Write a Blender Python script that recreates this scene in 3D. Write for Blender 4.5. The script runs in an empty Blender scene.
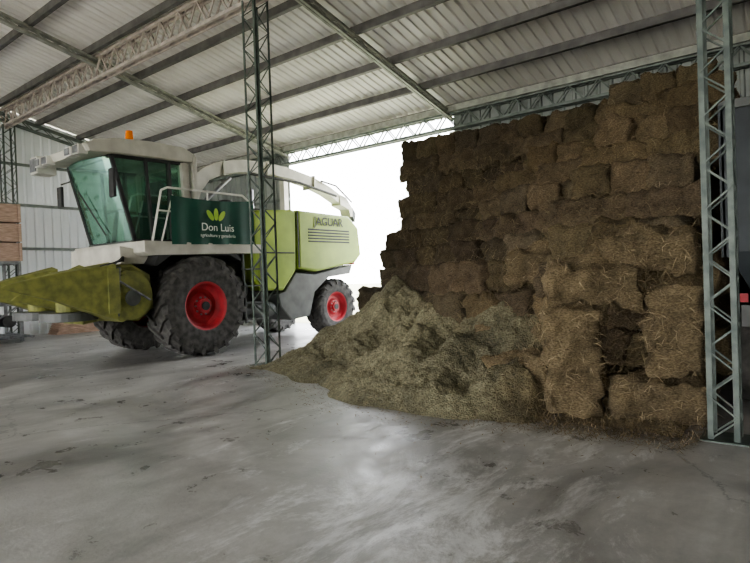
import bpy, math, random
from mathutils import Vector, Matrix, noise
random.seed(7)
R=random.random
def U(a,b): return a+(b-a)*random.random()

# ---------------------------------------------------------------- materials
def mat(name,c1,c2=None,rough=.6,metal=0.0,scale=4.0,bump=0.0,bscale=40.0,detail=6,stretch=None,r2=None,attr=None,bdist=.02,lo=.35,hi=.65):
    m=bpy.data.materials.new(name); m.use_nodes=True
    nt=m.node_tree; b=nt.nodes['Principled BSDF']
    b.inputs['Metallic'].default_value=metal; b.inputs['Roughness'].default_value=rough
    if c2 is None: c2=tuple(x*.8 for x in c1)
    tc=nt.nodes.new('ShaderNodeTexCoord'); mp=nt.nodes.new('ShaderNodeMapping')
    nt.links.new(tc.outputs['Object'],mp.inputs['Vector'])
    if stretch: mp.inputs['Scale'].default_value=stretch
    n=nt.nodes.new('ShaderNodeTexNoise'); n.inputs['Scale'].default_value=scale; n.inputs['Detail'].default_value=detail
    nt.links.new(mp.outputs['Vector'],n.inputs['Vector'])
    cr=nt.nodes.new('ShaderNodeValToRGB')
    cr.color_ramp.elements[0].position=lo; cr.color_ramp.elements[1].position=hi
    cr.color_ramp.elements[0].color=(*c2,1); cr.color_ramp.elements[1].color=(*c1,1)
    nt.links.new(n.outputs['Fac'],cr.inputs['Fac'])
    out=cr.outputs['Color']
    if attr:
        a=nt.nodes.new('ShaderNodeAttribute'); a.attribute_name=attr
        mx=nt.nodes.new('ShaderNodeMix'); mx.data_type='RGBA'; mx.blend_type='MULTIPLY'; mx.inputs['Factor'].default_value=1
        nt.links.new(out,mx.inputs['A']); nt.links.new(a.outputs['Color'],mx.inputs['B']); out=mx.outputs['Result']
    nt.links.new(out,b.inputs['Base Color'])
    if r2 is not None:
        mr=nt.nodes.new('ShaderNodeMapRange'); mr.inputs['From Min'].default_value=.35; mr.inputs['From Max'].default_value=.65
        mr.inputs['To Min'].default_value=rough; mr.inputs['To Max'].default_value=r2
        nt.links.new(n.outputs['Fac'],mr.inputs['Value']); nt.links.new(mr.outputs['Result'],b.inputs['Roughness'])
    if bump>0:
        n2=nt.nodes.new('ShaderNodeTexNoise'); n2.inputs['Scale'].default_value=bscale; n2.inputs['Detail'].default_value=8
        nt.links.new(mp.outputs['Vector'],n2.inputs['Vector'])
        bp=nt.nodes.new('ShaderNodeBump'); bp.inputs['Strength'].default_value=bump; bp.inputs['Distance'].default_value=bdist
        nt.links.new(n2.outputs['Fac'],bp.inputs['Height']); nt.links.new(bp.outputs['Normal'],b.inputs['Normal'])
    return m

M={}
M['roof']=mat('galvanised_roof',(.88,.85,.83),(.78,.745,.725),rough=.5,metal=.05,scale=1.2,stretch=(3,.4,1))
M['wallw']=mat('white_sheet_wall',(.90,.92,.94),(.80,.84,.87),rough=.5,scale=.8)
M['walld']=mat('grey_sheet_wall',(.34,.36,.34),(.22,.24,.23),rough=.5,scale=.8)
M['purlin']=mat('purlin_steel',(.17,.16,.16),(.10,.095,.095),rough=.6,metal=.2)
M['truss']=mat('truss_paint',(.22,.25,.23),(.13,.15,.14),rough=.55,metal=.2,scale=6)
M['trussl']=mat('truss_pale',(.42,.42,.38),(.26,.265,.24),rough=.55,metal=.2,scale=6)
M['trussp']=mat('truss_primer',(.56,.48,.45),(.36,.31,.29),rough=.6,scale=6)
M['col']=mat('column_grey_green',(.13,.155,.135),(.06,.08,.07),rough=.5,metal=.1,scale=9)
M['hay']=mat('hay',(.325,.25,.152),(.12,.09,.053),rough=.97,scale=45,bump=1.0,bscale=100,attr='tint',bdist=.05,stretch=(1,1,2.2),lo=.32,hi=.68)
M['straw']=mat('straw',(.41,.325,.205),(.20,.155,.096),rough=.85,scale=6,attr='tint')
M['pile']=mat('chopped_silage',(.345,.318,.212),(.155,.142,.092),rough=.97,scale=30,bump=1.0,bscale=70,attr='tint',bdist=.05,lo=.32,hi=.68)
M['green']=mat('lime_green_paint',(.36,.48,.07),(.26,.355,.055),rough=.42,scale=2)
M['greend']=mat('dusty_green_paint',(.26,.265,.075),(.15,.155,.05),rough=.7,scale=7,bump=.2)
M['cream']=mat('cream_paint',(.62,.60,.53),(.46,.44,.38),rough=.45,scale=3)
M['white']=mat('white_paint',(.74,.73,.68),(.58,.57,.52),rough=.4,scale=3)
M['dark']=mat('dark_chassis',(.045,.045,.045),(.02,.02,.02),rough=.6,scale=5)
M['grey']=mat('grey_panel',(.13,.135,.13),(.08,.085,.08),rough=.5,scale=4)
M['rubber']=mat('tyre_rubber',(.11,.105,.098),(.05,.048,.045),rough=.9,scale=9,bump=.3)
M['red']=mat('red_rim',(.52,.05,.06),(.36,.035,.045),rough=.55,scale=5)
M['steel']=mat('bare_steel',(.34,.35,.36),(.18,.18,.19),rough=.4,metal=.7,scale=8)
M['banner']=mat('banner_cloth',(.014,.085,.055),(.010,.06,.04),rough=.7,scale=2)
M['textw']=mat('print_white',(.75,.8,.72),rough=.7)
M['leaf']=mat('print_leaf_green',(.45,.62,.10),(.30,.5,.06),rough=.7)
M['orange']=mat('beacon_orange',(.95,.25,.01),rough=.25)
M['wood']=mat('timber',(.50,.36,.28),(.32,.22,.165),rough=.8,scale=6,stretch=(1,1,8),bump=.3)
M['seat']=mat('seat_fabric',(.04,.045,.05),rough=.9)
M['blue']=mat('trailer_bluegrey',(.045,.055,.06),(.025,.03,.035),rough=.6,scale=3)
M['grass']=mat('dry_yard_ground',(.34,.34,.20),(.42,.39,.31),rough=.95,scale=.6,bump=.5)
M['bush']=mat('foliage',(.20,.32,.05),(.10,.17,.025),rough=.7,scale=3)

def glassmat():
    m=bpy.data.materials.new('tinted_glass'); m.use_nodes=True; nt=m.node_tree
    nt.nodes.remove(nt.nodes['Principled BSDF']); o=nt.nodes['Material Output']
    t=nt.nodes.new('ShaderNodeBsdfTransparent'); t.inputs[0].default_value=(.42,.64,.52,1)
    g=nt.nodes.new('ShaderNodeBsdfGlossy'); g.inputs['Roughness'].default_value=.06; g.inputs[0].default_value=(.6,.92,.78,1)
    n=nt.nodes.new('ShaderNodeTexNoise'); n.inputs['Scale'].default_value=2
    d=nt.nodes.new('ShaderNodeBsdfDiffuse'); d.inputs[0].default_value=(.22,.37,.29,1)
    mr=nt.nodes.new('ShaderNodeMapRange'); mr.inputs['To Min'].default_value=.10; mr.inputs['To Max'].default_value=.32
    nt.links.new(n.outputs['Fac'],mr.inputs['Value'])
    mx=nt.nodes.new('ShaderNodeMixShader'); mx2=nt.nodes.new('ShaderNodeMixShader'); mx2.inputs[0].default_value=.25
    nt.links.new(mr.outputs['Result'],mx.inputs[0]); nt.links.new(t.outputs[0],mx.inputs[1]); nt.links.new(d.outputs[0],mx.inputs[2])
    nt.links.new(mx.outputs[0],mx2.inputs[1]); nt.links.new(g.outputs[0],mx2.inputs[2])
    nt.links.new(mx2.outputs[0],o.inputs[0]); return m
M['glass']=glassmat()

def concrete():
    m=bpy.data.materials.new('concrete_floor'); m.use_nodes=True; nt=m.node_tree; b=nt.nodes['Principled BSDF']
    N=nt.nodes.new; L=nt.links.new
    tc=N('ShaderNodeTexCoord')
    def noi(s,d=8,rough=.6,dist=0,vec=None):
        n=N('ShaderNodeTexNoise'); n.inputs['Scale'].default_value=s; n.inputs['Detail'].default_value=d; n.inputs['Roughness'].default_value=rough
        n.inputs['Distortion'].default_value=dist; L(vec or tc.outputs['Object'],n.inputs['Vector']); return n
    ms=N('ShaderNodeMapping'); ms.inputs['Rotation'].default_value=(0,0,math.radians(-30)); ms.inputs['Scale'].default_value=(1.0,.4,1); L(tc.outputs['Object'],ms.inputs['Vector'])
    n1=noi(.55,10,.65,.6); n2=noi(3.0,8,.7,.3); n3=noi(35,6)
    r1=N('ShaderNodeValToRGB'); r1.color_ramp.elements[0].position=.38; r1.color_ramp.elements[1].position=.62
    r1.color_ramp.elements[0].color=(.36,.35,.34,1); r1.color_ramp.elements[1].color=(.58,.57,.55,1); L(n1.outputs['Fac'],r1.inputs['Fac'])
    r2=N('ShaderNodeValToRGB'); r2.color_ramp.elements[0].position=.3; r2.color_ramp.elements[1].position=.7
    r2.color_ramp.elements[0].color=(.70,.69,.68,1); r2.color_ramp.elements[1].color=(1.08,1.08,1.08,1); L(n2.outputs['Fac'],r2.inputs['Fac'])
    mx=N('ShaderNodeMix'); mx.data_type='RGBA'; mx.blend_type='MULTIPLY'; mx.inputs['Factor'].default_value=1
    L(r1.outputs['Color'],mx.inputs['A']); L(r2.outputs['Color'],mx.inputs['B'])
    vo=N('ShaderNodeTexVoronoi'); vo.feature='DISTANCE_TO_EDGE'; vo.inputs['Scale'].default_value=.22
    ad=N('ShaderNodeVectorMath'); ad.operation='MULTIPLY_ADD'; ad.inputs[1].default_value=(.5,.5,.5)
    L(n2.outputs['Color'],ad.inputs[0]); L(tc.outputs['Object'],ad.inputs[2]); L(ad.outputs[0],vo.inputs['Vector'])
    r3=N('ShaderNodeValToRGB'); r3.color_ramp.elements[0].position=.0; r3.color_ramp.elements[1].position=.004
    r3.color_ramp.elements[0].color=(.6,.6,.6,1); r3.color_ramp.elements[1].color=(1,1,1,1); L(vo.outputs['Distance'],r3.inputs['Fac'])
    mx2=N('ShaderNodeMix'); mx2.data_type='RGBA'; mx2.blend_type='MULTIPLY'; mx2.inputs['Factor'].default_value=1
    L(mx.outputs['Result'],mx2.inputs['A']); L(r3.outputs['Color'],mx2.inputs['B'])
    n4=noi(2.2,14,.8,.4,ms.outputs['Vector'])
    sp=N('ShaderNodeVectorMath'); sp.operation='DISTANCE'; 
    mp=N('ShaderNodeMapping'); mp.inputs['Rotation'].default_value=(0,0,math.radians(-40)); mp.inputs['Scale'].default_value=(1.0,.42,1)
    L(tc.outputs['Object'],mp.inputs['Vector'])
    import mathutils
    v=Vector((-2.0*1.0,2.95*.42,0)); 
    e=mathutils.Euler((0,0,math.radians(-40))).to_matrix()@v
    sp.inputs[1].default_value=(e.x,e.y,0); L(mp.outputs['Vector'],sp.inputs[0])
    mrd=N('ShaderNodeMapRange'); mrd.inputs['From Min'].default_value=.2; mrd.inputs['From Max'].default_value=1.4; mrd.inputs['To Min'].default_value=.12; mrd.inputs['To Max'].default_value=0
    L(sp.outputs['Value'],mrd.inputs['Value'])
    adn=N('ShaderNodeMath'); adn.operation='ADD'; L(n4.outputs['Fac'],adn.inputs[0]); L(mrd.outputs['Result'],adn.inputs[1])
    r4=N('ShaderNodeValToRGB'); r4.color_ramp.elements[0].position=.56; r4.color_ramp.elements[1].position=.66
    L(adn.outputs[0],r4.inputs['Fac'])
    mx3=N('ShaderNodeMix'); mx3.data_type='RGBA'; mx3.inputs['B'].default_value=(.86,.86,.86,1)  # whitish stain, with the opening's bright reflection also put into its colour
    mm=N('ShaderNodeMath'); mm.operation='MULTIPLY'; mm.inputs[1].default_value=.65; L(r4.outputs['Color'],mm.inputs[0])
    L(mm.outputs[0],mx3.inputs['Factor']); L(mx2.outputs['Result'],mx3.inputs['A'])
    n5=noi(1.1,6,.6,.5,ms.outputs['Vector'])
    r5=N('ShaderNodeValToRGB'); r5.color_ramp.elements[0].position=.46; r5.color_ramp.elements[1].position=.66
    r5.color_ramp.elements[0].color=(1,1,1,1); r5.color_ramp.elements[1].color=(.56,.555,.55,1); L(n5.outputs['Fac'],r5.inputs['Fac'])
    mx4=N('ShaderNodeMix'); mx4.data_type='RGBA'; mx4.blend_type='MULTIPLY'; mx4.inputs['Factor'].default_value=1
    L(mx3.outputs['Result'],mx4.inputs['A']); L(r5.outputs['Color'],mx4.inputs['B'])
    L(mx4.outputs['Result'],b.inputs['Base Color'])
    mr=N('ShaderNodeMapRange'); mr.inputs['From Min'].default_value=.35; mr.inputs['From Max'].default_value=.65
    mr.inputs['To Min'].default_value=.26; mr.inputs['To Max'].default_value=.56; L(n2.outputs['Fac'],mr.inputs['Value'])
    mr2=N('ShaderNodeMapRange'); mr2.inputs['From Min'].default_value=.50; mr2.inputs['From Max'].default_value=.66; mr2.inputs['To Min'].default_value=1; mr2.inputs['To Max'].default_value=.75; L(n5.outputs['Fac'],mr2.inputs['Value'])
    mu=N('ShaderNodeMath'); mu.operation='MULTIPLY'; L(mr.outputs['Result'],mu.inputs[0]); L(mr2.outputs['Result'],mu.inputs[1]); L(mu.outputs[0],b.inputs['Roughness'])
    bp=N('ShaderNodeBump'); bp.inputs['Strength'].default_value=.25; bp.inputs['Distance'].default_value=.01
    L(n3.outputs['Fac'],bp.inputs['Height']); L(bp.outputs['Normal'],b.inputs['Normal'])
    return m
M['concrete']=concrete()

# ---------------------------------------------------------------- mesh builder
class MB:
    def __init__(s): s.v=[]; s.f=[]; s.m=[]; s.mats=[]; s.t=None
    def mi(s,k):
        if k not in s.mats: s.mats.append(k)
        return s.mats.index(k)
    def add(s,vs,fs,k):
        o=len(s.v); s.v+= [tuple(x) for x in vs]; i=s.mi(k)
        for f in fs: s.f.append(tuple(o+a for a in f)); s.m.append(i)
    def box(s,a,b,k):
        x0,y0,z0=a; x1,y1,z1=b
        s.add([(x0,y0,z0),(x1,y0,z0),(x1,y1,z0),(x0,y1,z0),(x0,y0,z1),(x1,y0,z1),(x1,y1,z1),(x0,y1,z1)],
              [(0,3,2,1),(4,5,6,7),(0,1,5,4),(1,2,6,5),(2,3,7,6),(3,0,4,7)],k)
    def bar(s,p,q,w,h,k,up=(0,0,1)):
        p=Vector(p); q=Vector(q); d=(q-p).normalized(); u=Vector(up)
        if abs(d.dot(u))>.98: u=Vector((1,0,0))
        r=d.cross(u).normalized()*w/2; u2=r.cross(d).normalized()*h/2
        vs=[p-r-u2,p+r-u2,p+r+u2,p-r+u2,q-r-u2,q+r-u2,q+r+u2,q-r+u2]
        s.add(vs,[(0,3,2,1),(4,5,6,7),(0,1,5,4),(1,2,6,5),(2,3,7,6),(3,0,4,7)],k)
    def cyl(s,p,q,r,k,n=16,r2=None,caps=True):
        p=Vector(p); q=Vector(q); d=(q-p).normalized(); u=Vector((0,0,1)) if abs(d.z)<.9 else Vector((1,0,0))
        a=d.cross(u).normalized(); b=d.cross(a); r2=r if r2 is None else r2; vs=[]
        for c,rr in((p,r),(q,r2)):
            for i in range(n):
                t=2*math.pi*i/n; vs.append(c+a*math.cos(t)*rr+b*math.sin(t)*rr)
        fs=[(i,(i+1)%n,n+(i+1)%n,n+i) for i in range(n)]
        if caps: fs+=[tuple(range(n-1,-1,-1)),tuple(range(n,2*n))]
        s.add(vs,fs,k)
    def tube(s,pts,r,k,n=8):
        for a,b in zip(pts[:-1],pts[1:]): s.cyl(a,b,r,k,n)
    def lathe(s,prof,c,k,n=48):
        vs=[];m=len(prof)
        for i in range(n):
            t=2*math.pi*i/n
            for r,x in prof: vs.append((c[0]+x,c[1]+r*math.cos(t),c[2]+r*math.sin(t)))
        fs=[]
        for i in range(n):
            for j in range(m-1): fs.append((i*m+j,i*m+j+1,((i+1)%n)*m+j+1,((i+1)%n)*m+j))
        s.add(vs,fs,k)
    def prism(s,poly,x0,x1,k,inset=0):
        n=len(poly); cy=sum(p[0] for p in poly)/n; cz=sum(p[1] for p in poly)/n
        def sh(p,i):
            d=Vector((p[0]-cy,p[1]-cz)); L=d.length; d=d*(max(0,L-i)/L if L else 1); return (cy+d.x,cz+d.y)
        if inset:
            sg=1 if x1>x0 else -1
            rings=[(x0,inset),(x0+sg*inset*.6,0),(x1-sg*inset*.6,0),(x1,inset)]
        else: rings=[(x0,0),(x1,0)]
        vs=[]
        for x,i in rings:
            for p in poly:
                q=sh(p,i); vs.append((x,q[0],q[1]))
        fs=[]
        for r in range(len(rings)-1):
            for i in range(n): fs.append((r*n+i,r*n+(i+1)%n,(r+1)*n+(i+1)%n,(r+1)*n+i))
        fs+=[tuple(range(n-1,-1,-1)),tuple(range((len(rings)-1)*n,len(rings)*n))]
        s.add(vs,fs,k)
    def quad(s,a,b,c,d,k): s.add([a,b,c,d],[(0,1,2,3)],k)
    def build(s,name,parent=None,smooth=False,bevel=0,fix=True):
        me=bpy.data.meshes.new(name); me.from_pydata(s.v,[],s.f)
        for k in s.mats: me.materials.append(M[k])
        me.polygons.foreach_set('material_index',s.m)
        if s.t is not None:
            ca=me.color_attributes.new('tint','FLOAT_COLOR','POINT')
            flat=[]; 
            for c in s.t: flat+= [c[0],c[1],c[2],1]
            ca.data.foreach_set('color',flat)
        me.update()
        if fix:
            import bmesh
            bm=bmesh.new(); bm.from_mesh(me); bmesh.ops.recalc_face_normals(bm,faces=bm.faces); bm.to_mesh(me); bm.free()
        if smooth:
            me.polygons.foreach_set('use_smooth',[True]*len(me.polygons))
        o=bpy.data.objects.new(name,me); bpy.context.collection.objects.link(o)
        if parent: o.parent=parent
        if bevel:
            b=o.modifiers.new('bevel','BEVEL'); b.width=bevel; b.segments=2; b.limit_method='ANGLE'; b.angle_limit=.6
        return o
def empty(name,loc=(0,0,0)):
    e=bpy.data.objects.new(name,None); e.empty_display_size=.3; bpy.context.collection.objects.link(e); e.location=loc; return e

# ---------------------------------------------------------------- shell
YB=12.1; XG=-18.6; XE=6.0; EAVE=5.5; SL=.21; YR=-1.0; YF=-14.1
def rz(y): return EAVE+SL*(YB-y) if y>=YR else EAVE+SL*(YB-YR)-SL*(YR-y)
b=MB(); b.box((XG-.3,YF-.5,-.2),(XE+.5,YB+.4,0),'concrete'); b.build('floor')
b=MB(); b.box((-90,-90,-.3),(90,90,-.205),'grass'); b.build('ground')
def corr(n0,n1,pitch,depth,off=0):
    out=[];t=n0
    while t<n1:
        for dx,h in((0,0),(.62,0),(.72,1),(.90,1),(1,0)):
            if dx<1: out.append((min(t+dx*pitch,n1),h*depth))
        t+=pitch
    return out
b=MB(); pr=corr(XG-.2,XE,.2,.028)
for ya,yb in((YR,YB+.45),(YR,YF-.4)):
    vs=[]
    for x,h in pr: vs+= [(x,ya,rz(YR)+h),(x,yb,(EAVE+SL*(YB-yb) if ya<yb else EAVE+SL*(yb-YF))+h)]
    b.add(vs,[(2*i,2*i+2,2*i+3,2*i+1) for i in range(len(pr)-1)],'roof')
b.build('ceiling',fix=False)
b=MB(); y=YB-.15
ys=[]
while y>YR: ys.append(y); y-=1.18
for y in ys:
    z=rz(y)-.02
    b.box((XG,y-.03,z-.14),(XE,y+.03,z),'purlin'); b.box((XG,y-.03,z-.155),(XE,y+.06,z-.14),'purlin')
y=YR-.3
while y>YF:
    z=rz(y)-.02; b.box((XG,y-.03,z-.15),(XE,y+.03,z),'purlin'); y-=1.18
b.build('trim_purlins')
def lattice(b,p,q,depth,width,k,step=.35,ch=.05,web=.022,down=Vector((0,0,-1))):
    p=Vector(p);q=Vector(q);d=q-p;L=d.length;d.normalize();side=d.cross(down).normalized()*width/2
    n=max(2,int(L/step)); dn=down*depth
    for sg in(1,-1):
        s_=side*sg
        b.bar(p+s_,q+s_,ch,ch,k); b.bar(p+s_+dn,q+s_+dn,ch,ch,k)
        for i in range(n):
            a=p+d*(L*i/n); c=p+d*(L*(i+1)/n)
            if i%2==0: b.bar(a+s_,c+s_+dn,web,web,k)
            else: b.bar(a+s_+dn,c+s_,web,web,k)
    for i in range(n):
        a=p+d*(L*i/n); c=p+d*(L*(i+1)/n)
        for off in(Vector((0,0,0)),dn):
            if i%2==0: b.bar(a+side+off,c-side+off,web,web,k)
            else: b.bar(a-side+off,c+side+off,web,web,k)
RAF=[-.6,-6.9,-12.7]
for i,x in enumerate(RAF+[4.5]):
    b=MB()
    for ya,yb in((YB,YR),(YF,YR)):
        lattice(b,(x,ya,rz(ya)-.19),(x,yb,rz(yb)-.19),.13,.07,'trussl',step=.3,ch=.05)
    b.build('trim_rafter_%d'%i)
b=MB(); yg=6.3; lattice(b,(XG+.1,yg,rz(yg)-.12),(XE,yg,rz(yg)-.12),.48,.14,'trussp',step=.30,ch=.06,web=.03); b.build('trim_girder')
b=MB(); lattice(b,(XG+.1,YB-.12,EAVE-.2),(XE,YB-.12,EAVE-.2),.36,.14,'truss',step=.3,ch=.06,web=.025)
b.bar((XG+.1,YB-.25,EAVE-.12),(XE,YB-.25,EAVE-.12),.1,.14,'trussl')
b.build('trim_eave_girder')
b=MB(); pr=corr(YF,YB,.25,.035); vs=[]
for y,h in pr: vs+=[(XG+h,y,0),(XG+h,y,rz(y)-.02)]
b.add(vs,[(2*i,2*i+1,2*i+3,2*i+2) for i in range(len(pr)-1)],'wallw')
b.build('wall_left',fix=False)
b=MB(); vs=[]
for y,h in pr: vs+=[(XE-h,y,0),(XE-h,y,rz(y)-.02)]
b.add(vs,[(2*i,2*i+1,2*i+3,2*i+2) for i in range(len(pr)-1)],'walld')
b.build('light_blocker_right',fix=False)  # unseen wall, added to cut the light reaching the hay from the right
b=MB()
for z in(1.3,2.6,3.9,5.1):
    b.box((XG+.045,YF,z-.04),(XG+.10,YB-.1,z+.04),'truss')
lattice(b,(XG+.25,YB,rz(YB)-.25),(XG+.25,YR,rz(YR)-.25),.2,.12,'truss',step=.3)
b.build('trim_girts_left')
def backwall(x0,x1,name):
    b=MB(); pr=corr(x0,x1,.25,.035); vs=[]
    for x,h in pr: vs+=[(x,YB+.06-h,0),(x,YB+.06-h,rz(YB)-.03)]
    b.add(vs,[(2*i,2*i+1,2*i+3,2*i+2) for i in range(len(pr)-1)],'walld')
    for z in(1.3,2.6,3.9): b.box((x0,YB-.02,z-.04),(x1,YB+.02,z+.04),'truss')
    b.build(name,fix=False)
backwall(XG,-12.75,'wall_back'); backwall(-6.9,XE,'wall_back.001')
b=MB(); b.box((-12.95,YB-.2,0),(-12.75,YB-.03,EAVE-.62),'cream'); b.build('door_post')
b=MB(); b.box((-6.95,YB-.09,0),(-6.8,YB-.03,EAVE-.62),'cream'); b.build('door_post.001')
def column(x,y,w,top,name):
    b=MB()
    for sx in(-1,1):
        for sy in(-1,1):
            cx,cy=x+sx*w/2,y+sy*w/2
            b.box((min(cx,cx-sx*.04),cy-.004,0),(max(cx,cx-sx*.04),cy+.004,top),'col')
            b.box((cx-.004,min(cy,cy-sy*.04),0),(cx+.004,max(cy,cy-sy*.04),top),'col')
    n=int(top/ (w*.85)); h=top/n
    for i in range(n):
        z0,z1=i*h,(i+1)*h; a,c=(-1,1) if i%2==0 else (1,-1)
        for s in(-1,1):
            b.bar((x+a*w/2,y+s*w/2,z0),(x+c*w/2,y+s*w/2,z1),.014,.014,'col')
            b.bar((x+s*w/2,y+a*w/2,z0),(x+s*w/2,y+c*w/2,z1),.014,.014,'col')
    b.box((x-w/2-.06,y-w/2-.06,0),(x+w/2+.06,y+w/2+.06,.012),'col')
    b.build(name)
column(-7.3,6.3,.31,rz(6.3)-.6,'lattice_column')
column(-.60,5.38,.22,rz(5.4)-.35,'lattice_column')
column(XG+.35,6.3,.33,rz(6.3)-.6,'lattice_column')
for x in(-16,-9.5,-3,3.5): column(x,YF+.2,.33,EAVE-.2,'lattice_column')

# ---------------------------------------------------------------- hay bale stack
BW,BH,BL=.46,.39,.88
NL=11
def strand(b,v,out,tint,L,w,droop=.2,rnd=.7):
    d=Vector((U(-1,1),U(-1,1),U(-1,.6))); d=(d-out*d.dot(out)*rnd)
    if d.length<1e-4: return
    d.normalize(); sc=d.cross(out)
    if sc.length<1e-4: return
    s=sc.normalized()*w; p0=v+out*.004
    p1=p0+d*L*.5+out*U(0,.035); p2=p0+d*L+out*U(-.01,.06)-Vector((0,0,L*droop))
    tt=U(.6,1.3); tn=(tint[0]*tt,tint[1]*tt,tint[2]*tt)
    b.add([p0-s,p0+s,p1+s,p1-s,p2],[(0,1,2,3),(3,2,4)],'straw'); b.t+=[tn]*5
def bale(b,c,size,tint,seed,rot=0,tilt=0,dens=230,roll=0):
    sx,sy,sz=size; st=.058; nx=max(3,int(sx/st)); ny=max(3,int(sy/st)); nz=max(3,int(sz/st))
    idx={}; vs=[]; fs=[]; tt=[]
    Mx=Matrix.Rotation(rot,3,'Z')@Matrix.Rotation(tilt,3,'X')@Matrix.Rotation(roll,3,'Y')
    sag=U(0,.045)
    def vert(i,j,k):
        if (i,j,k) in idx: return idx[(i,j,k)]
        u=Vector((i/nx*2-1,j/ny*2-1,k/nz*2-1))
        p=Vector((u.x*sx/2,u.y*sy/2,u.z*sz/2))
        rr=.04
        q=Vector((max(-sx/2+rr,min(sx/2-rr,p.x)),max(-sy/2+rr,min(sy/2-rr,p.y)),max(-sz/2+rr,min(sz/2-rr,p.z))))
        d=(p-q)
        if d.length>0: d.normalize(); p=q+d*rr
        nn=noise.noise(p*4+Vector((seed,0,0)))*.08+noise.noise(p*12+Vector((0,seed,0)))*.075
        ax=p.x if sx>=sy and sx>=sz else (p.y if sy>=sz else p.z)
        Lg=max(sx,sy,sz); gr=0
        for g in(-.2,.2): gr=max(gr,math.exp(-((ax-g*Lg)/.03)**2))
        nn-=.025*gr
        p=p+d*nn
        p.z-=sag*(ax/Lg*2)**2
        p=Mx@p+Vector(c); p.z=max(.004,p.z)
        idx[(i,j,k)]=len(vs); vs.append(p)
        q=.98+4.5*nn; q=max(.5,min(1.3,q))
        tt.append(tuple(x*q for x in tint)); return idx[(i,j,k)]
    def face(a,bb,fn,fl):
        for i in range(a):
            for j in range(bb):
                f=[fn(i,j),fn(i+1,j),fn(i+1,j+1),fn(i,j+1)]
                fs.append(tuple(f if not fl else f[::-1]))
    face(nx,nz,lambda i,k:vert(i,0,k),False); face(nx,nz,lambda i,k:vert(i,ny,k),True)
    face(ny,nz,lambda j,k:vert(0,j,k),True); face(ny,nz,lambda j,k:vert(nx,j,k),False)
    face(nx,ny,lambda i,j:vert(i,j,0),True); face(nx,ny,lambda i,j:vert(i,j,nz),False)
    b.add(vs,fs,'hay'); b.t+=tt
    for q in range(int(dens*(sx*sz+sy*sz)/.7)):
        f=fs[random.randrange(len(fs))]; wts=[R() for _ in range(4)]; sw=sum(wts)
        v=sum((vs[f[a]]*(wts[a]/sw) for a in range(4)),Vector((0,0,0)))
        nrm=(vs[f[1]]-vs[f[0]]).cross(vs[f[2]]-vs[f[0]])
        if nrm.length<1e-9: continue
        nrm.normalize()
        if nrm.dot(v-Vector(c))<0: nrm=-nrm
        strand(b,v,nrm,tint,U(.03,.14),U(.0013,.003))
XR=-.88
def front(x,z):
    f=6.0+1.02*max(0,z-.9)
    if x<-2.4: f+=min(1.9,(-x-2.4)*.55)+.35
    f+=noise.noise(Vector((x*.55,z*.9,3.3)))*.8+noise.noise(Vector((x*1.6,z*2.1,8.3)))*.25
    return max(5.95,min(f,9.75))
def leftx(z):
    return -6.85 if z<1.3 else (-7.05 if z<1.85 else -7.0)
b=MB(); b.t=[]
cnt=0
for k in range(NL):
    z=k*BH
    if k%2: lx,ly=BL,BW
    else: lx,ly=BW,BL
    occ={}
    xl=leftx(z)+U(-.05,.05); nxn=int((XR-xl)/lx+.35)
    for i in range(nxn):
        x0=xl+i*lx; x1=x0+lx; xc=(x0+x1)/2
        f=front(xc,z)
        nyb=int((11.78-f)/ly)
        for j in range(nyb+2):
            y1=11.78-j*ly; y0=y1-ly
            if y0<f-.3*ly: continue
            if k==NL-1 and noise.noise(Vector((xc*.8,y0*.8,9)))<-.30 and xc>-6: continue
            occ[(i,j)]=((x0+x1)/2,(y0+y1)/2)
    for (i,j),(xc,yc) in occ.items():
        vis=(i,j+1) not in occ
        exposed = vis or (i+1,j) not in occ or (i-1,j) not in occ or k==NL-1 or yc-front(xc,z+BH)<BL
        if not exposed: continue
        t=U(.70,1.22); tint=(t*U(.96,1.05),t,t*U(.88,1.08))
        f_=max(0,min(1,(-xc-2.6)/2.5)); tint=tuple(q*(1-.45*f_) for q in tint)  # backlit shade painted into the tint: bales darken towards the left end
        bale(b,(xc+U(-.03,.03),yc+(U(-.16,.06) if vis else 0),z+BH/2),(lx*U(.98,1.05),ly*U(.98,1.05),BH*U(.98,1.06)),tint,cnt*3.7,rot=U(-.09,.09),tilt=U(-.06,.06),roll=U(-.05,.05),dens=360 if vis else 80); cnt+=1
for c,s_,rt,ti in [((-1.86,5.40,.60),(.48,.38,.98),.5,.05),((-1.18,5.70,.22),(.80,.45,.40),.25,.08),
                ((-1.02,5.84,.86),(.46,.40,.82),.15,-.08),((-1.75,5.78,1.32),(.85,.46,.40),.35,.3),((-2.6,5.95,.3),(.85,.45,.4),-.2,.1),
                ((-1.3,6.05,1.62),(.85,.46,.40),.1,.2),((-2.6,6.7,1.5),(.85,.46,.40),.1,.2)]:
    t=U(1.1,1.35); bale(b,c,s_,(t,t,t*.95),cnt*3.7,rt,ti,dens=650); cnt+=1
for q in range(10000):
    x=U(-6.9,-.9); k=random.randrange(0,10); z=k*BH+random.gauss(0,.12)
    y=front(x,max(0,z-.1))-U(-.1,.2); t=U(.4,.95)
    strand(b,Vector((x,y,max(.02,z))),Vector((0,-1,.2)).normalized(),(t,t,t*.9),U(.05,.18),U(.0013,.003),.5)
hay=b.build('hay_bale_stack',fix=False,smooth=True)
print('bales',cnt,len(b.v))

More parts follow.
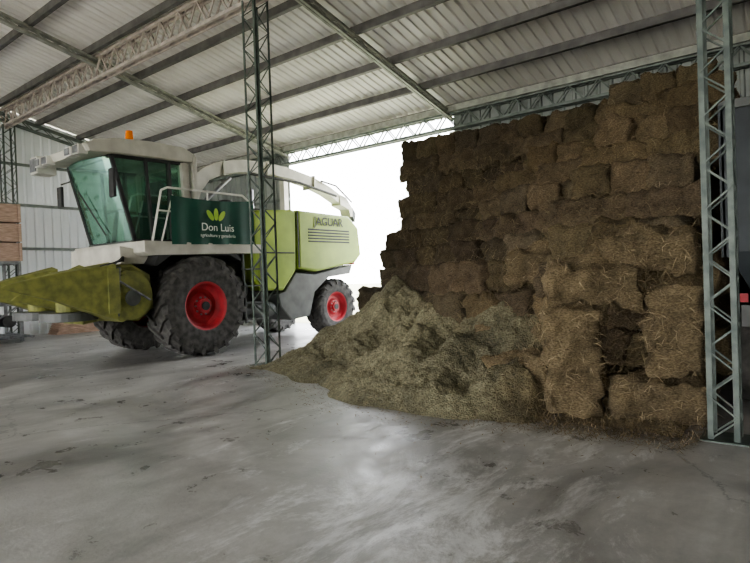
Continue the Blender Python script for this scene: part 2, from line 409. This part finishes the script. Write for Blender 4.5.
# ---------------------------------------------------------------- silage pile
peaks=[(-5.85,7.9,1.34,1.8),(-5.1,7.4,1.16,1.65),(-3.9,7.0,1.30,1.55),(-3.1,6.6,1.08,1.3),(-4.2,6.0,.75,1.15),(-3.5,5.75,.68,1.0),(-6.5,6.9,.54,1.05),(-6.85,6.5,.24,.7),(-2.65,5.72,.46,.8),(-5.4,6.3,.50,1.0),(-5.8,9.0,.9,1.3),(-1.5,5.5,.12,.7),(-.95,5.55,.10,.45),(-2.3,5.3,.13,.5)]
def ph(x,y):
    s=0
    wx=.35*noise.noise(Vector((x*.9,y*.9,11))); wy=.35*noise.noise(Vector((x*.9,y*.9,23)))
    for px,py,H,Rr in peaks:
        d=math.hypot(x+wx-px,y+wy-py)+.22*noise.noise(Vector((x*1.8,y*1.8,px)))
        hh=H*max(0,1-d/Rr)**.85*1.05 if d<Rr else 0
        d2=H*math.exp(-(d/(Rr*.55))**2)
        s+=(.5*hh+.5*d2)**4
    h=s**(1/4)
    a=min(1,h*3)
    h+=noise.fractal(Vector((x*2.6,y*2.6,1)),.8,2,6)*.09*a
    h+=noise.noise(Vector((x*8,y*8,4)))*.035*a+noise.noise(Vector((x*19,y*19,6)))*.028*a
    return h-.035
b=MB(); b.t=[]; n=280; x0,x1,y0,y1=-8.2,-.9,4.0,10.4
vs=[];tn=[]
for i in range(n+1):
    for j in range(n+1):
        x=x0+(x1-x0)*i/n; y=y0+(y1-y0)*j/n; vs.append((x,y,ph(x,y)))
        t=1+.5*noise.fractal(Vector((x*.8,y*.8,7)),1,2,4)+.35*noise.noise(Vector((x*8,y*8,4)))
        br=max(0,min(1,(x+2.9)/1.0+.6*noise.noise(Vector((x*1.5,y*1.5,31)))))
        t=max(.5,t)
        tn.append((t*(1-.2*br),t*(1-.32*br),t*(.97-.42*br)))
fs=[]
for i in range(n):
    for j in range(n):
        q=(i*(n+1)+j,(i+1)*(n+1)+j,(i+1)*(n+1)+j+1,i*(n+1)+j+1)
        if max(vs[a][2] for a in q)>-.012: fs.append(q)
b.add(vs,fs,'pile'); b.t+=tn
for q in range(50000):
    x=U(x0,x1); y=U(y0,8.8); z=ph(x,y)
    if z<-.005: continue
    far=x>-2.7
    d=Vector((U(-1,1),U(-1,1),U(-.3,.7))).normalized(); L=U(.02,.06)*(2.2 if far else 1); p=Vector((x,y,z+.003)); s=d.cross(Vector((0,0,1))).normalized()*U(.002,.005)
    t=U(.45,1.05)*(.75 if far else 1); b.add([p-s,p+s,p+d*L],[(0,1,2)],'straw'); b.t+=[(t*.95,t*(.96 if far else 1.04),t*.95)]*3
b.build('silage_pile',fix=False,smooth=True)
b=MB(); b.t=[]
for q in range(14000):
    x=U(-8.3,-.3); y=U(3.2,7.5)
    h=ph(x,y)
    near=max(ph(x+.25,y+.25),ph(x,y+.45),ph(x+.3,y),ph(x-.2,y+.2))
    if h>0 or x>-.75 or (near<=0.0 and R()>.04): continue
    a=U(0,math.tau); L=U(.015,.06); d=Vector((math.cos(a),math.sin(a),0)); p=Vector((x,y,.004)); s=Vector((-d.y,d.x,0))*U(.003,.008)
    t=U(.5,1.0); b.add([p-s,p+s,p+d*L+Vector((0,0,U(0,.012)))],[(0,1,2)],'straw'); b.t+=[(t,t,t)]*3
for q in range(4500):
    x=random.gauss(-1.7,.7); y=random.gauss(5.22,.20)
    if x>-.75: continue
    a=U(0,math.tau); L=U(.03,.14); d=Vector((math.cos(a),math.sin(a),0)); p=Vector((x,y,.004)); s=Vector((-d.y,d.x,0))*U(.002,.005)
    t=U(.4,1.1); b.add([p-s,p+s,p+d*L+Vector((0,0,U(0,.05)))],[(0,1,2)],'straw'); b.t+=[(t,t,t)]*3
b.build('straw_litter',fix=False)

# ---------------------------------------------------------------- harvester
H=empty('forage_harvester',(-10.6,7.5,0))
def hb(bld,name,**k):
    o=bld.build(name,**k); o.parent=H; o.matrix_parent_inverse=Matrix.Translation((10.6,-7.5,0)); return o
def wheel(name,xo,y,Rr,w,rim,side,nl):
    b=MB(); c=(xo-side*w/2,y,Rr); s=side; W=w/2
    prof=[(rim,-W*.86),(rim+.03,-W*.92),(Rr*.74,-W*1.0),(Rr*.88,-W*.95),(Rr*.945,-W*.78),(Rr*.955,0),(Rr*.945,W*.78),(Rr*.88,W*.95),(Rr*.74,W*1.0),(rim+.03,W*.92),(rim,W*.86)]
    b.lathe(prof,c,'rubber',64)
    lug=.055*Rr/.96
    for i in range(nl):
        for sd in(-1,1):
            t0=2*math.pi*(i+(.5 if sd>0 else 0))/nl; t1=t0+2*math.pi/nl*.95
            pts=[]
            seg=5
            for q in range(seg+1):
                f=q/seg; t=t0+(t1-t0)*f; x=sd*W*(1.0-f*.97)
                rr=Rr*.955 if f>.25 else Rr*(.90+.22*f)
                pts.append((t,x,rr))
            hw=.05/Rr*.75
            vs=[]
            for t,x,rr in pts:
                for dt,dr in((-hw*1.3,-.03),(hw*1.3,-.03),(hw,lug*1.0),(-hw,lug*1.0)):
                    r_=min(rr+dr,Rr); vs.append((c[0]+x,c[1]+r_*math.cos(t+dt),c[2]+r_*math.sin(t+dt)))
            fs=[]
            for q in range(seg):
                for e in range(4): fs.append((q*4+e,q*4+(e+1)%4,q*4+4+(e+1)%4,q*4+4+e))
            fs+=[(0,1,2,3),(seg*4+3,seg*4+2,seg*4+1,seg*4)]
            b.add(vs,fs,'rubber')
            t=t0; r0,r1=Rr*.80,Rr*.93
            vs=[]
            for rr,xx in((r0,W*.995),(r1,W*.93)):
                for dt in(-hw,hw):
                    for dx in(-.03,.022): vs.append((c[0]+sd*(xx+dx),c[1]+rr*math.cos(t+dt),c[2]+rr*math.sin(t+dt)))
            b.add(vs,[(0,1,3,2),(4,6,7,5),(0,4,5,1),(2,3,7,6),(1,5,7,3),(0,2,6,4)],'rubber')
    prof=[(rim,-W*.86),(rim+.0,s*0),(rim,W*.86),(rim+.025,W*.9)]
    b.lathe(prof,c,'red',48)
    dish=[(rim,s*W*.86),(rim*.93,s*W*.78),(rim*.86,s*W*.45),(rim*.72,s*W*.28),(rim*.55,s*W*.30),(rim*.42,s*W*.48),(.0001,s*W*.48)]
    b.lathe(dish,c,'red',48)
    b.cyl((c[0]+s*W*.45,c[1],c[2]),(c[0]+s*W*.75,c[1],c[2]),rim*.28,'red',20)
    b.cyl((c[0]+s*W*.75,c[1],c[2]),(c[0]+s*W*.82,c[1],c[2]),rim*.18,'dark',16)
    for q in range(10):
        t=2*math.pi*q/10; yy=c[1]+rim*.36*math.cos(t); zz=c[2]+rim*.36*math.sin(t)
        b.cyl((c[0]+s*W*.45,yy,zz),(c[0]+s*W*.56,yy,zz),.02*Rr,'steel',6)
    return hb(b,name,smooth=False)
wheel('front_wheel_right',-9.2,6.5,.97,.68,.47,1,20)
wheel('front_wheel_left',-12.0,6.5,.97,.68,.47,-1,20)
wheel('rear_wheel_right',-9.35,10.4,.70,.48,.37,1,18)
wheel('rear_wheel_left',-11.85,10.4,.70,.48,.37,-1,18)
b=MB()
b.cyl((-9.6,6.5,.96),(-11.6,6.5,.96),.2,'dark'); b.box((-11.2,6.2,.75),(-10.0,6.75,1.5),'dark')
b.cyl((-9.7,10.4,.70),(-11.5,10.4,.70),.12,'dark')
b.box((-11.15,5.3,1.1),(-10.05,10.6,1.55),'dark')
b.box((-11.5,6.9,.95),(-9.7,8.6,2.0),'dark')
b.box((-11.5,5.2,1.55),(-9.75,8.0,2.0),'dark')
b.prism([(4.6,.75),(5.6,.9),(6.2,1.5),(5.6,1.75),(4.6,1.35)],-11.0,-10.2,'greend')
for yy in(7.5,7.75,8.0,8.3): b.cyl((-9.68,yy,.8),(-9.68,yy+.3,1.8),.03,'dark',8)
b.cyl((-9.62,7.55,1.25),(-9.7,7.55,1.25),.28,'grey',24); b.cyl((-9.62,8.2,1.1),(-9.7,8.2,1.1),.2,'grey',24)
b.cyl((-9.5,7.55,.78),(-9.5,8.35,.78),.16,'grey',16)
hb(b,'chassis',bevel=.01)
b=MB()
b.prism([(5.25,2.0),(5.35,1.94),(7.95,2.0),(7.95,2.18),(5.25,2.2)],-9.22,-11.9,'cream')
b.prism([(5.55,1.98),(5.75,2.02),(7.2,2.02),(7.4,1.85),(7.35,1.83),(7.1,1.95),(5.8,1.95),(5.5,1.75),(5.45,1.78)],-9.25,-9.85,'dark')
b.prism([(5.0,1.80),(5.45,1.80),(5.6,2.0),(5.0,2.12)],-9.60,-11.5,'cream')
hb(b,'platform',bevel=.015)
b=MB()
for yy in(7.45,7.9): b.bar((-9.25,yy,.55),(-9.3,yy,2.0),.03,.05,'grey')
for zz in(.6,.95,1.3,1.65): b.box((-9.38,7.45,zz),(-9.22,7.9,zz+.03),'grey')
hb(b,'ladder')
b=MB(); xn,xf=-9.75,-11.4
P=dict(fb=(5.38,2.2),ft=(4.98,3.74),rt=(6.42,3.78),rb=(6.5,2.2))
for x in(xn,xf):
    for a,c,w in(('fb','ft',.07),('rb','rt',.16),('ft','rt',.08),('fb','rb',.12)):
        b.bar((x,*P[a]),(x,*P[c]),w,w,'dark' if a!='rb' else 'cream')
    b.bar((x+(.02 if x==xn else -.02),5.72,2.2),(x+(.02 if x==xn else -.02),5.62,3.74),.05,.07,'dark')
    b.bar((x,6.12,2.2),(x,6.10,3.75),.06,.10,'dark')
for a in('fb','ft','rt','rb'): b.bar((xn,*P[a]),(xf,*P[a]),.08,.1,'dark' if a[0]=='f' else 'cream')
b.box((xf,5.3,2.12),(xn,6.55,2.24),'grey'); 
b.box((xf+.05,6.40,2.2),(xn-.05,6.5,2.9),'cream')
b.bar((-10.3,5.12,2.35),(-10.75,4.85,3.2),.025,.03,'dark')
hb(b,'cab_frame',bevel=.012)
b=MB()
seg=10; vs=[]
for q in range(seg+1):
    f=q/seg; x=xn+(xf-xn)*f; bow=.20*(1-(2*f-1)**2)
    vs+=[(x,5.38-bow,2.24),(x,4.98-bow,3.72)]
b.add(vs,[(2*i,2*i+1,2*i+3,2*i+2) for i in range(seg)],'glass')
for x in(xn,xf): b.quad((x,5.38,2.24),(x,6.46,2.24),(x,6.40,3.74),(x,4.98,3.72),'glass')
b.quad((xn,6.45,2.9),(xf,6.45,2.9),(xf,6.42,3.74),(xn,6.42,3.74),'glass')
hb(b,'cab_glass',fix=False)
b=MB()
roof=[(4.52,3.72),(4.46,3.84),(4.65,3.95),(5.1,4.04),(5.7,4.08),(6.4,4.07),(6.6,3.98),(6.6,3.80),(5.1,3.76)]
b.prism(roof,-9.62,-11.5,'cream',inset=.05)
for x in(-9.8,-10.1,-11.05,-11.35):
    b.box((x-.11,4.40,3.68),(x+.11,4.56,3.84),'white'); b.box((x-.09,4.38,3.70),(x+.09,4.402,3.82),'steel')
b.box((-11.95,4.5,3.62),(-11.62,4.85,3.95),'white'); b.box((-11.92,4.48,3.66),(-11.65,4.502,3.91),'steel'); b.bar((-11.65,4.7,3.8),(-11.3,4.8,3.85),.04,.04,'dark')
b.prism([(6.58,3.75),(6.60,3.98),(6.66,3.9),(6.66,2.6),(6.58,2.6)],-9.62,-9.80,'cream')
hb(b,'cab_roof',bevel=.01)
b=MB(); b.cyl((-9.95,5.45,4.0),(-9.95,5.45,4.10),.08,'dark'); b.cyl((-9.95,5.45,4.10),(-9.95,5.45,4.28),.075,'orange',16,r2=.06); hb(b,'beacon')
b=MB(); b.bar((-9.72,5.05,3.5),(-9.45,4.85,3.45),.03,.03,'dark'); b.box((-9.55,4.82,2.95),(-9.38,4.88,3.45),'dark')
b.bar((-11.42,5.05,3.5),(-11.7,4.95,3.45),.03,.03,'dark'); b.box((-11.78,4.90,3.0),(-11.6,4.96,3.4),'dark'); hb(b,'mirrors',bevel=.02)
b=MB(); b.box((-10.85,5.75,2.3),(-10.35,6.2,2.75),'seat'); b.prism([(6.1,2.7),(6.25,2.7),(6.38,3.45),(6.25,3.5)],-10.85,-10.35,'seat',inset=.03)
b.cyl((-10.6,5.4,2.2),(-10.6,5.5,2.85),.04,'seat'); 
for q in range(20):
    t0,t1=math.tau*q/20,math.tau*(q+1)/20
    b.cyl((-10.6+.19*math.cos(t0),5.5+.17*math.sin(t0),2.87+.06*math.sin(t0)),(-10.6+.19*math.cos(t1),5.5+.17*math.sin(t1),2.87+.06*math.sin(t1)),.015,'seat',6)
b.box((-10.2,5.7,2.3),(-10.05,6.2,2.8),'seat'); hb(b,'seat',bevel=.03)
b=MB(); xr=-9.24
b.tube([(xr,5.42,2.2),(xr,5.62,3.12),(xr,5.75,3.18),(xr,6.9,3.18),(xr,7.45,3.18),(xr,7.6,3.08),(xr,7.7,2.2)],.02,'white')
b.tube([(xr,5.6,2.2),(xr,5.85,3.05)],.016,'white')
b.tube([(xr,5.55,2.75),(xr,7.62,2.72)],.016,'white'); b.tube([(xr,6.6,2.2),(xr,6.6,3.18)],.016,'white')
hb(b,'handrail')
b=MB(); nx_,nz_=28,8; vs=[]
for i in range(nx_+1):
    for j in range(nz_+1):
        y=5.78+1.92*i/nx_; z=2.14+.90*j/nz_-.05*math.sin(i/nx_*math.pi)*(j/nz_)+.04*(i/nx_)
        vs.append((-9.205+.02*math.sin(i*.9)*(1-j/nz_*.6),y,z))
b.add(vs,[(i*(nz_+1)+j,(i+1)*(nz_+1)+j,(i+1)*(nz_+1)+j+1,i*(nz_+1)+j+1) for i in range(nx_) for j in range(nz_)],'banner')
hb(b,'banner',smooth=True,fix=False)
def text(s,loc,size,m,name,ext=.003):
    c=bpy.data.curves.new(name,'FONT'); c.body=s; c.size=size; c.extrude=ext; c.align_x='CENTER'; c.materials.append(M[m])
    o=bpy.data.objects.new(name,c); bpy.context.collection.objects.link(o)
    o.rotation_euler=(math.pi/2,0,math.pi/2); o.location=loc; o.parent=H; o.matrix_parent_inverse=Matrix.Translation((10.6,-7.5,0)); return o
text('Don Luis',(-9.175,6.78,2.42),.21,'textw','banner_lettering')
text('agricultura y ganaderia',(-9.175,6.78,2.30),.09,'textw','banner_tagline')
b=MB()
for s in(-1,0,1):
    cy,cz=6.74+s*.06,2.62; a=s*.65; vs=[]
    for q in range(12):
        t=math.tau*q/12; ly,lz=.055*math.sin(t),.135*(1-math.cos(t))*.9
        vs.append((-9.17,cy+ly*math.cos(a)+lz*math.sin(a),cz+lz*math.cos(a)-ly*math.sin(a)))
    b.add(vs,[tuple(range(12))],'leaf')
hb(b,'banner_leaf_logo')
b=MB()
mainp=[(7.95,1.20),(8.55,1.18),(8.95,1.62),(9.0,2.96),(8.9,3.0),(7.9,2.92),(7.75,2.8),(7.75,1.4)]
b.prism(mainp,-9.28,-11.92,'green',inset=.05)
rear=[(9.03,1.66),(9.6,1.58),(11.05,1.80),(11.28,2.0),(11.2,2.68),(10.85,2.96),(9.04,3.0)]
b.prism(rear,-9.26,-11.94,'green',inset=.06)
hb(b,'engine_hood',bevel=.015)
b=MB()
b.prism([(8.62,1.14),(8.98,1.58),(9.6,1.52),(11.0,1.74),(10.9,1.52),(10.1,1.45),(9.6,1.1),(9.4,.55),(8.8,.5),(8.5,.8),(8.4,1.1)],-9.34,-11.86,'grey',inset=.03)
for q in range(5): b.box((-9.262,9.35+.0,2.28+q*.07),(-9.245,10.8,2.31+q*.07),'dark')
b.box((-9.262,9.0,1.68),(-9.25,9.04,2.98),'dark')
b.box((-9.272,7.9,2.0),(-9.262,8.9,2.03),'dark')
b.box((-11.7,11.2,1.9),(-9.5,11.26,2.6),'dark'); 
b.box((-9.9,11.22,1.75),(-9.5,11.27,1.95),'red')
b.box((-11.6,7.9,2.95),(-9.7,8.9,3.02),'dark'); b.box((-11.5,9.2,3.0),(-9.8,10.5,3.06),'grey')
b.cyl((-9.9,8.2,3.0),(-9.9,8.2,3.45),.08,'steel')
b.cyl((-11.3,8.6,3.0),(-11.3,8.6,3.4),.16,'dark')
b.box((-11.4,6.7,2.2),(-9.9,7.8,2.95),'dark'); b.box((-11.2,6.75,2.9),(-10.3,7.6,3.2),'grey')
hb(b,'rear_panels',bevel=.01)
text('JAGUAR',(-9.24,10.05,2.68),.28,'dark','side_lettering')
b=MB()
path=[(6.95,2.9),(7.0,3.2),(7.15,3.52),(7.45,3.80),(7.9,3.99),(8.5,4.11),(9.2,4.15),(10.0,4.10),(10.8,3.98),(11.4,3.81),(11.9,3.60)]
ring=[]
for i,(y,z) in enumerate(path):
    a=path[max(0,i-1)]; c=path[min(len(path)-1,i+1)]
    d=Vector((c[0]-a[0],c[1]-a[1])).normalized(); nrm=Vector((-d.y,d.x))
    hh=.17-.06*i/(len(path)-1)+.04*(i<3); ww=.22-.05*i/(len(path)-1)
    top=Vector((y,z))+nrm*hh; bot=Vector((y,z))-nrm*hh
    ring+=[(-10.6+ww,*top),(-10.6-ww,*top),(-10.6-ww*.85,*bot),(-10.6+ww*.85,*bot)]
n_=len(path); fs=[(4*i+e,4*i+(e+1)%4,4*i+4+(e+1)%4,4*i+4+e) for i in range(n_-1) for e in range(4)]+[(0,1,2,3),tuple(4*(n_-1)+e for e in(3,2,1,0))]
b.add(ring,fs,'cream')
for i in range(2,n_-1,2):
    y,z=path[i]; b.box((-10.82,y-.03,z-.18),(-10.38,y+.03,z+.16),'cream')
b.prism([(11.8,3.75),(12.1,3.68),(12.4,3.35),(12.36,3.15),(12.26,3.15),(12.2,3.35),(11.85,3.45)],-10.78,-10.42,'cream')
b.prism([(12.36,3.42),(12.5,3.25),(12.45,3.0),(12.34,3.15)],-10.78,-10.42,'grey')
b.tube([(-10.35,8.6,3.93),(-10.35,10.2,3.88),(-10.35,11.6,3.67)],.035,'dark')
b.tube([(-10.33,7.1,3.0),(-10.33,8.0,3.76)],.05,'steel')
b.tube([(-10.35,11.0,4.02),(-10.35,11.6,3.95),(-10.35,12.25,3.55)],.025,'dark')
b.cyl((-10.6,6.95,2.7),(-10.6,6.95,3.0),.36,'dark',24)
hb(b,'discharge_spout',bevel=.02)
b=MB()
b.box((-12.0,4.60,.95),(-9.25,4.80,1.72),'greend'); 
b.cyl((-12.0,4.9,1.5),(-9.3,4.9,1.5),.11,'greend',16); b.cyl((-12.0,4.85,.9),(-9.3,4.85,.9),.10,'greend',16)
b.cyl((-9.32,5.0,1.25),(-9.65,5.0,1.25),.43,'greend',28); b.cyl((-9.29,5.05,1.2),(-9.32,5.05,1.2),.14,'grey',20)
b.prism([(4.6,.9),(5.2,.78),(5.5,1.0),(5.45,1.6),(5.1,1.8),(4.6,1.75)],-9.4,-9.9,'greend',inset=.05)
b.bar((-9.27,4.75,.9),(-9.27,4.8,1.74),.06,.03,'grey'); b.bar((-9.27,4.8,1.5),(-9.27,5.35,1.15),.05,.03,'steel')
def beak(xa,xb,xt,yt,zt,y0=4.75):
    za,zb=.84,1.78
    vs=[(xa,y0,za),(xb,y0,za),(xb,y0,zb),((xa+xb)/2,y0,zb+.05),(xa,y0,zb)]
    ym=y0*.5+yt*.5; f=.5
    for (x,y,z) in list(vs): vs.append((xt+(x-xt)*f,ym,zt+(z-zt)*f+.03))
    yq=y0*.1+yt*.9
    for (x,y,z) in list(vs)[:5]: vs.append((xt+(x-xt)*.12,yq,zt+(z-zt)*.12))
    vs.append((xt,yt,zt-.02))
    fs=[(4,3,2,1,0)]+[(e+r,(e+1)%5+r,5+(e+1)%5+r,5+e+r) for r in(0,5) for e in range(5)]+[(10+e,10+(e+1)%5,15) for e in range(5)]
    b.add(vs,fs,'greend')
beak(-9.75,-9.25,-9.4,3.05,1.47); beak(-10.85,-10.35,-10.6,3.6,1.25); beak(-12.0,-11.5,-11.85,3.3,1.38)
for x in(-10.05,-11.2):
    b.cyl((x,4.3,.85),(x,4.3,1.0),.45,'grey',28); b.cyl((x,4.3,1.0),(x,4.3,1.35),.2,'greend',20)
for q in range(3): b.tube([(-9.3,4.5+q*.1,1.75),(-9.5,5.0,1.86+q*.03),(-10.2,5.4,1.8)],.018,'dark',6)
b.cyl((-10.1,4.9,1.0),(-10.1,5.5,1.25),.08,'dark')
hb(b,'maize_header',bevel=.015)

# ---------------------------------------------------------------- left clutter
E=MB()
for x in(-18.0,-16.9):
    for y in(4.7,6.0): E.bar((x,y,0),(x,y,2.15),.07,.07,'steel')
for z in(.12,1.0,2.12):
    for y in(4.7,6.0): E.bar((-18.0,y,z),(-16.9,y,z),.06,.08,'steel')
    for x in(-18.0,-16.9): E.bar((x,4.7,z),(x,6.0,z),.06,.08,'steel')
E.bar((-16.9,4.7,.12),(-16.9,6.0,1.0),.04,.04,'steel')
for q in range(6): E.bar((-18,4.75+q*.25,.16),(-16.2,4.75+q*.25,.16),.08,.05,'steel')
for q in range(3): E.cyl((-16.85,4.9+q*.4,.55),(-17.6,4.9+q*.4,.55),.16,'dark')
E.box((-17.8,4.9,1.04),(-17.0,5.8,1.5),'steel')
E.build('steel_storage_rack')
E=MB()
for k in range(3):
    z=2.165+k*.52
    E.box((-18.0,4.65,z),(-16.85,6.05,z+.48),'wood')
    for q in range(4): E.box((-16.85,4.65,z+.02+q*.12),(-16.82,6.05,z+.10+q*.12),'wood')
    for y in(4.68,5.35,5.98): E.box((-16.82,y,z),(-16.79,y+.07,z+.48),'wood')
E.build('wooden_crate_stack')
E=MB()
for q in range(9): E.box((-18.3,7.2+.02*q,.0+q*.05),(-17.7+.03*(q%3),9.0+.04*(q%2),.04+q*.05),'wood')
E.build('timber_board_pile')

# ---------------------------------------------------------------- trailer at right
T=MB()
x0,x1,y0,y1=-.64,1.5,6.2,10.2
T.add([(x0+.25,y0+.25,1.0),(x1-.25,y0+.25,1.0),(x1-.25,y1-.25,1.0),(x0+.25,y1-.25,1.0),(x0,y0,1.55),(x1,y0,1.55),(x1,y1,1.55),(x0,y1,1.55),(x0,y0,2.9),(x1,y0,2.9),(x1,y1,2.9),(x0,y1,2.9)],
 [(0,3,2,1),(0,1,5,4),(1,2,6,5),(2,3,7,6),(3,0,4,7),(4,5,9,8),(5,6,10,9),(6,7,11,10),(7,4,8,11)],'blue')
for y in(6.2,7.2,8.2,9.2,10.2): T.box((x0-.04,y-.04,1.5),(x0,y+.04,2.92),'blue')
for x in(-.62,0,.75,1.48): T.box((x-.04,y0-.04,1.5),(x+.04,y0,2.92),'blue')
T.bar((x0,y0,2.92),(x1,y0,2.92),.08,.08,'grey'); T.bar((x0,y0,2.92),(x0,y1,2.92),.08,.08,'grey')
T.box((x0+.5,y0+.1,.8),(x0+.62,y1,1.0),'dark'); T.box((x1-.62,y0+.1,.8),(x1-.5,y1,1.0),'dark')
T.cyl((x0+.1,7.0,.5),(x1-.1,7.0,.5),.06,'dark'); T.cyl((x0+.1,9.2,.5),(x1-.1,9.2,.5),.06,'dark')
for yy in(7.0,9.2):
    T.box((x0+.5,yy-.06,.5),(x0+.62,yy+.06,.85),'dark'); T.box((x1-.62,yy-.06,.5),(x1-.5,yy+.06,.85),'dark')
    for xx in(x0+.15,x1-.15):
        T.lathe([(.25,-.14),(.42,-.15),(.49,-.11),(.5,0),(.49,.11),(.42,.15),(.25,.14)],(xx,yy,.5),'rubber',36)
        T.lathe([(.25,-.12),(.22,0),(.001,-.02)],(xx,yy,.5),'red',24)
T.box((x0+.06,y0-.02,1.08),(x0+.16,y0+.02,1.16),'red'); T.box((x0+.1,y0+.02,.85),(x1-.1,y0+.1,1.05),'grey')
T.build('grain_trailer')

# ---------------------------------------------------------------- outside bushes
B=MB()
CL=[(-7.9,17.0,1.3),(-6.4,18.5,1.6),(-9.5,23,1.6),(-12,26,1.6),(-5,24,1.4),(-15,28,2.0),(-18.5,30,2.2)]
for q in range(10000):
    cl=random.choice(CL)
    v=Vector((random.gauss(0,1),random.gauss(0,1),random.gauss(0,1))).normalized()*U(.5,1.0)*cl[2]*.8
    p=Vector((cl[0]+v.x*1.1,cl[1]+v.y,max(-.15,cl[2]*.55+v.z*.9)))
    a=Vector((U(-1,1),U(-1,1),U(-1,1))).normalized()*.10; c=a.cross(Vector((U(-1,1),U(-1,1),U(-1,1)))).normalized()*.045
    B.add([p-a,p+c,p+a,p-c],[(0,1,2,3)],'bush')
for cl in CL: B.cyl((cl[0],cl[1],-.2),(cl[0],cl[1],1.0),.06,'wood',8)
B.build('hedge_bushes',fix=False)

# ---------------------------------------------------------------- light
w=bpy.data.worlds.new('World'); bpy.context.scene.world=w; w.use_nodes=True
nt=w.node_tree; bg=nt.nodes['Background']
tc=nt.nodes.new('ShaderNodeTexCoord'); sx=nt.nodes.new('ShaderNodeSeparateXYZ'); nt.links.new(tc.outputs['Generated'],sx.inputs[0])
cr=nt.nodes.new('ShaderNodeValToRGB'); cr.color_ramp.elements[0].position=.0; cr.color_ramp.elements[0].color=(1,.985,.97,1)
cr.color_ramp.elements[1].position=.9; cr.color_ramp.elements[1].color=(.78,.87,1,1)
nt.links.new(sx.outputs['Z'],cr.inputs['Fac']); nt.links.new(cr.outputs['Color'],bg.inputs['Color']); bg.inputs['Strength'].default_value=11.0
s=bpy.data.lights.new('sun','SUN'); s.energy=14; s.angle=.02; s.color=(1,.95,.86)
so=bpy.data.objects.new('sun',s); bpy.context.collection.objects.link(so); so.location=(-20,-20,30)
so.rotation_euler=Vector((.55,.35,-.95)).to_track_quat('-Z','Y').to_euler()
try: bpy.context.scene.view_settings.look='AgX - Medium High Contrast'
except Exception as ex: print(ex)

# ---------------------------------------------------------------- camera
cam=bpy.data.cameras.new('camera'); cam.lens=560/750*36; cam.sensor_width=36; cam.clip_end=300
co=bpy.data.objects.new('camera',cam); bpy.context.collection.objects.link(co)
mt=Matrix.Translation((0,0,1.45))@Matrix.Rotation(math.radians(38.1),4,'Z')@Matrix.Rotation(math.radians(90-.66),4,'X')@Matrix.Rotation(math.radians(-2.0),4,'Z')
co.matrix_world=mt
bpy.context.scene.camera=co
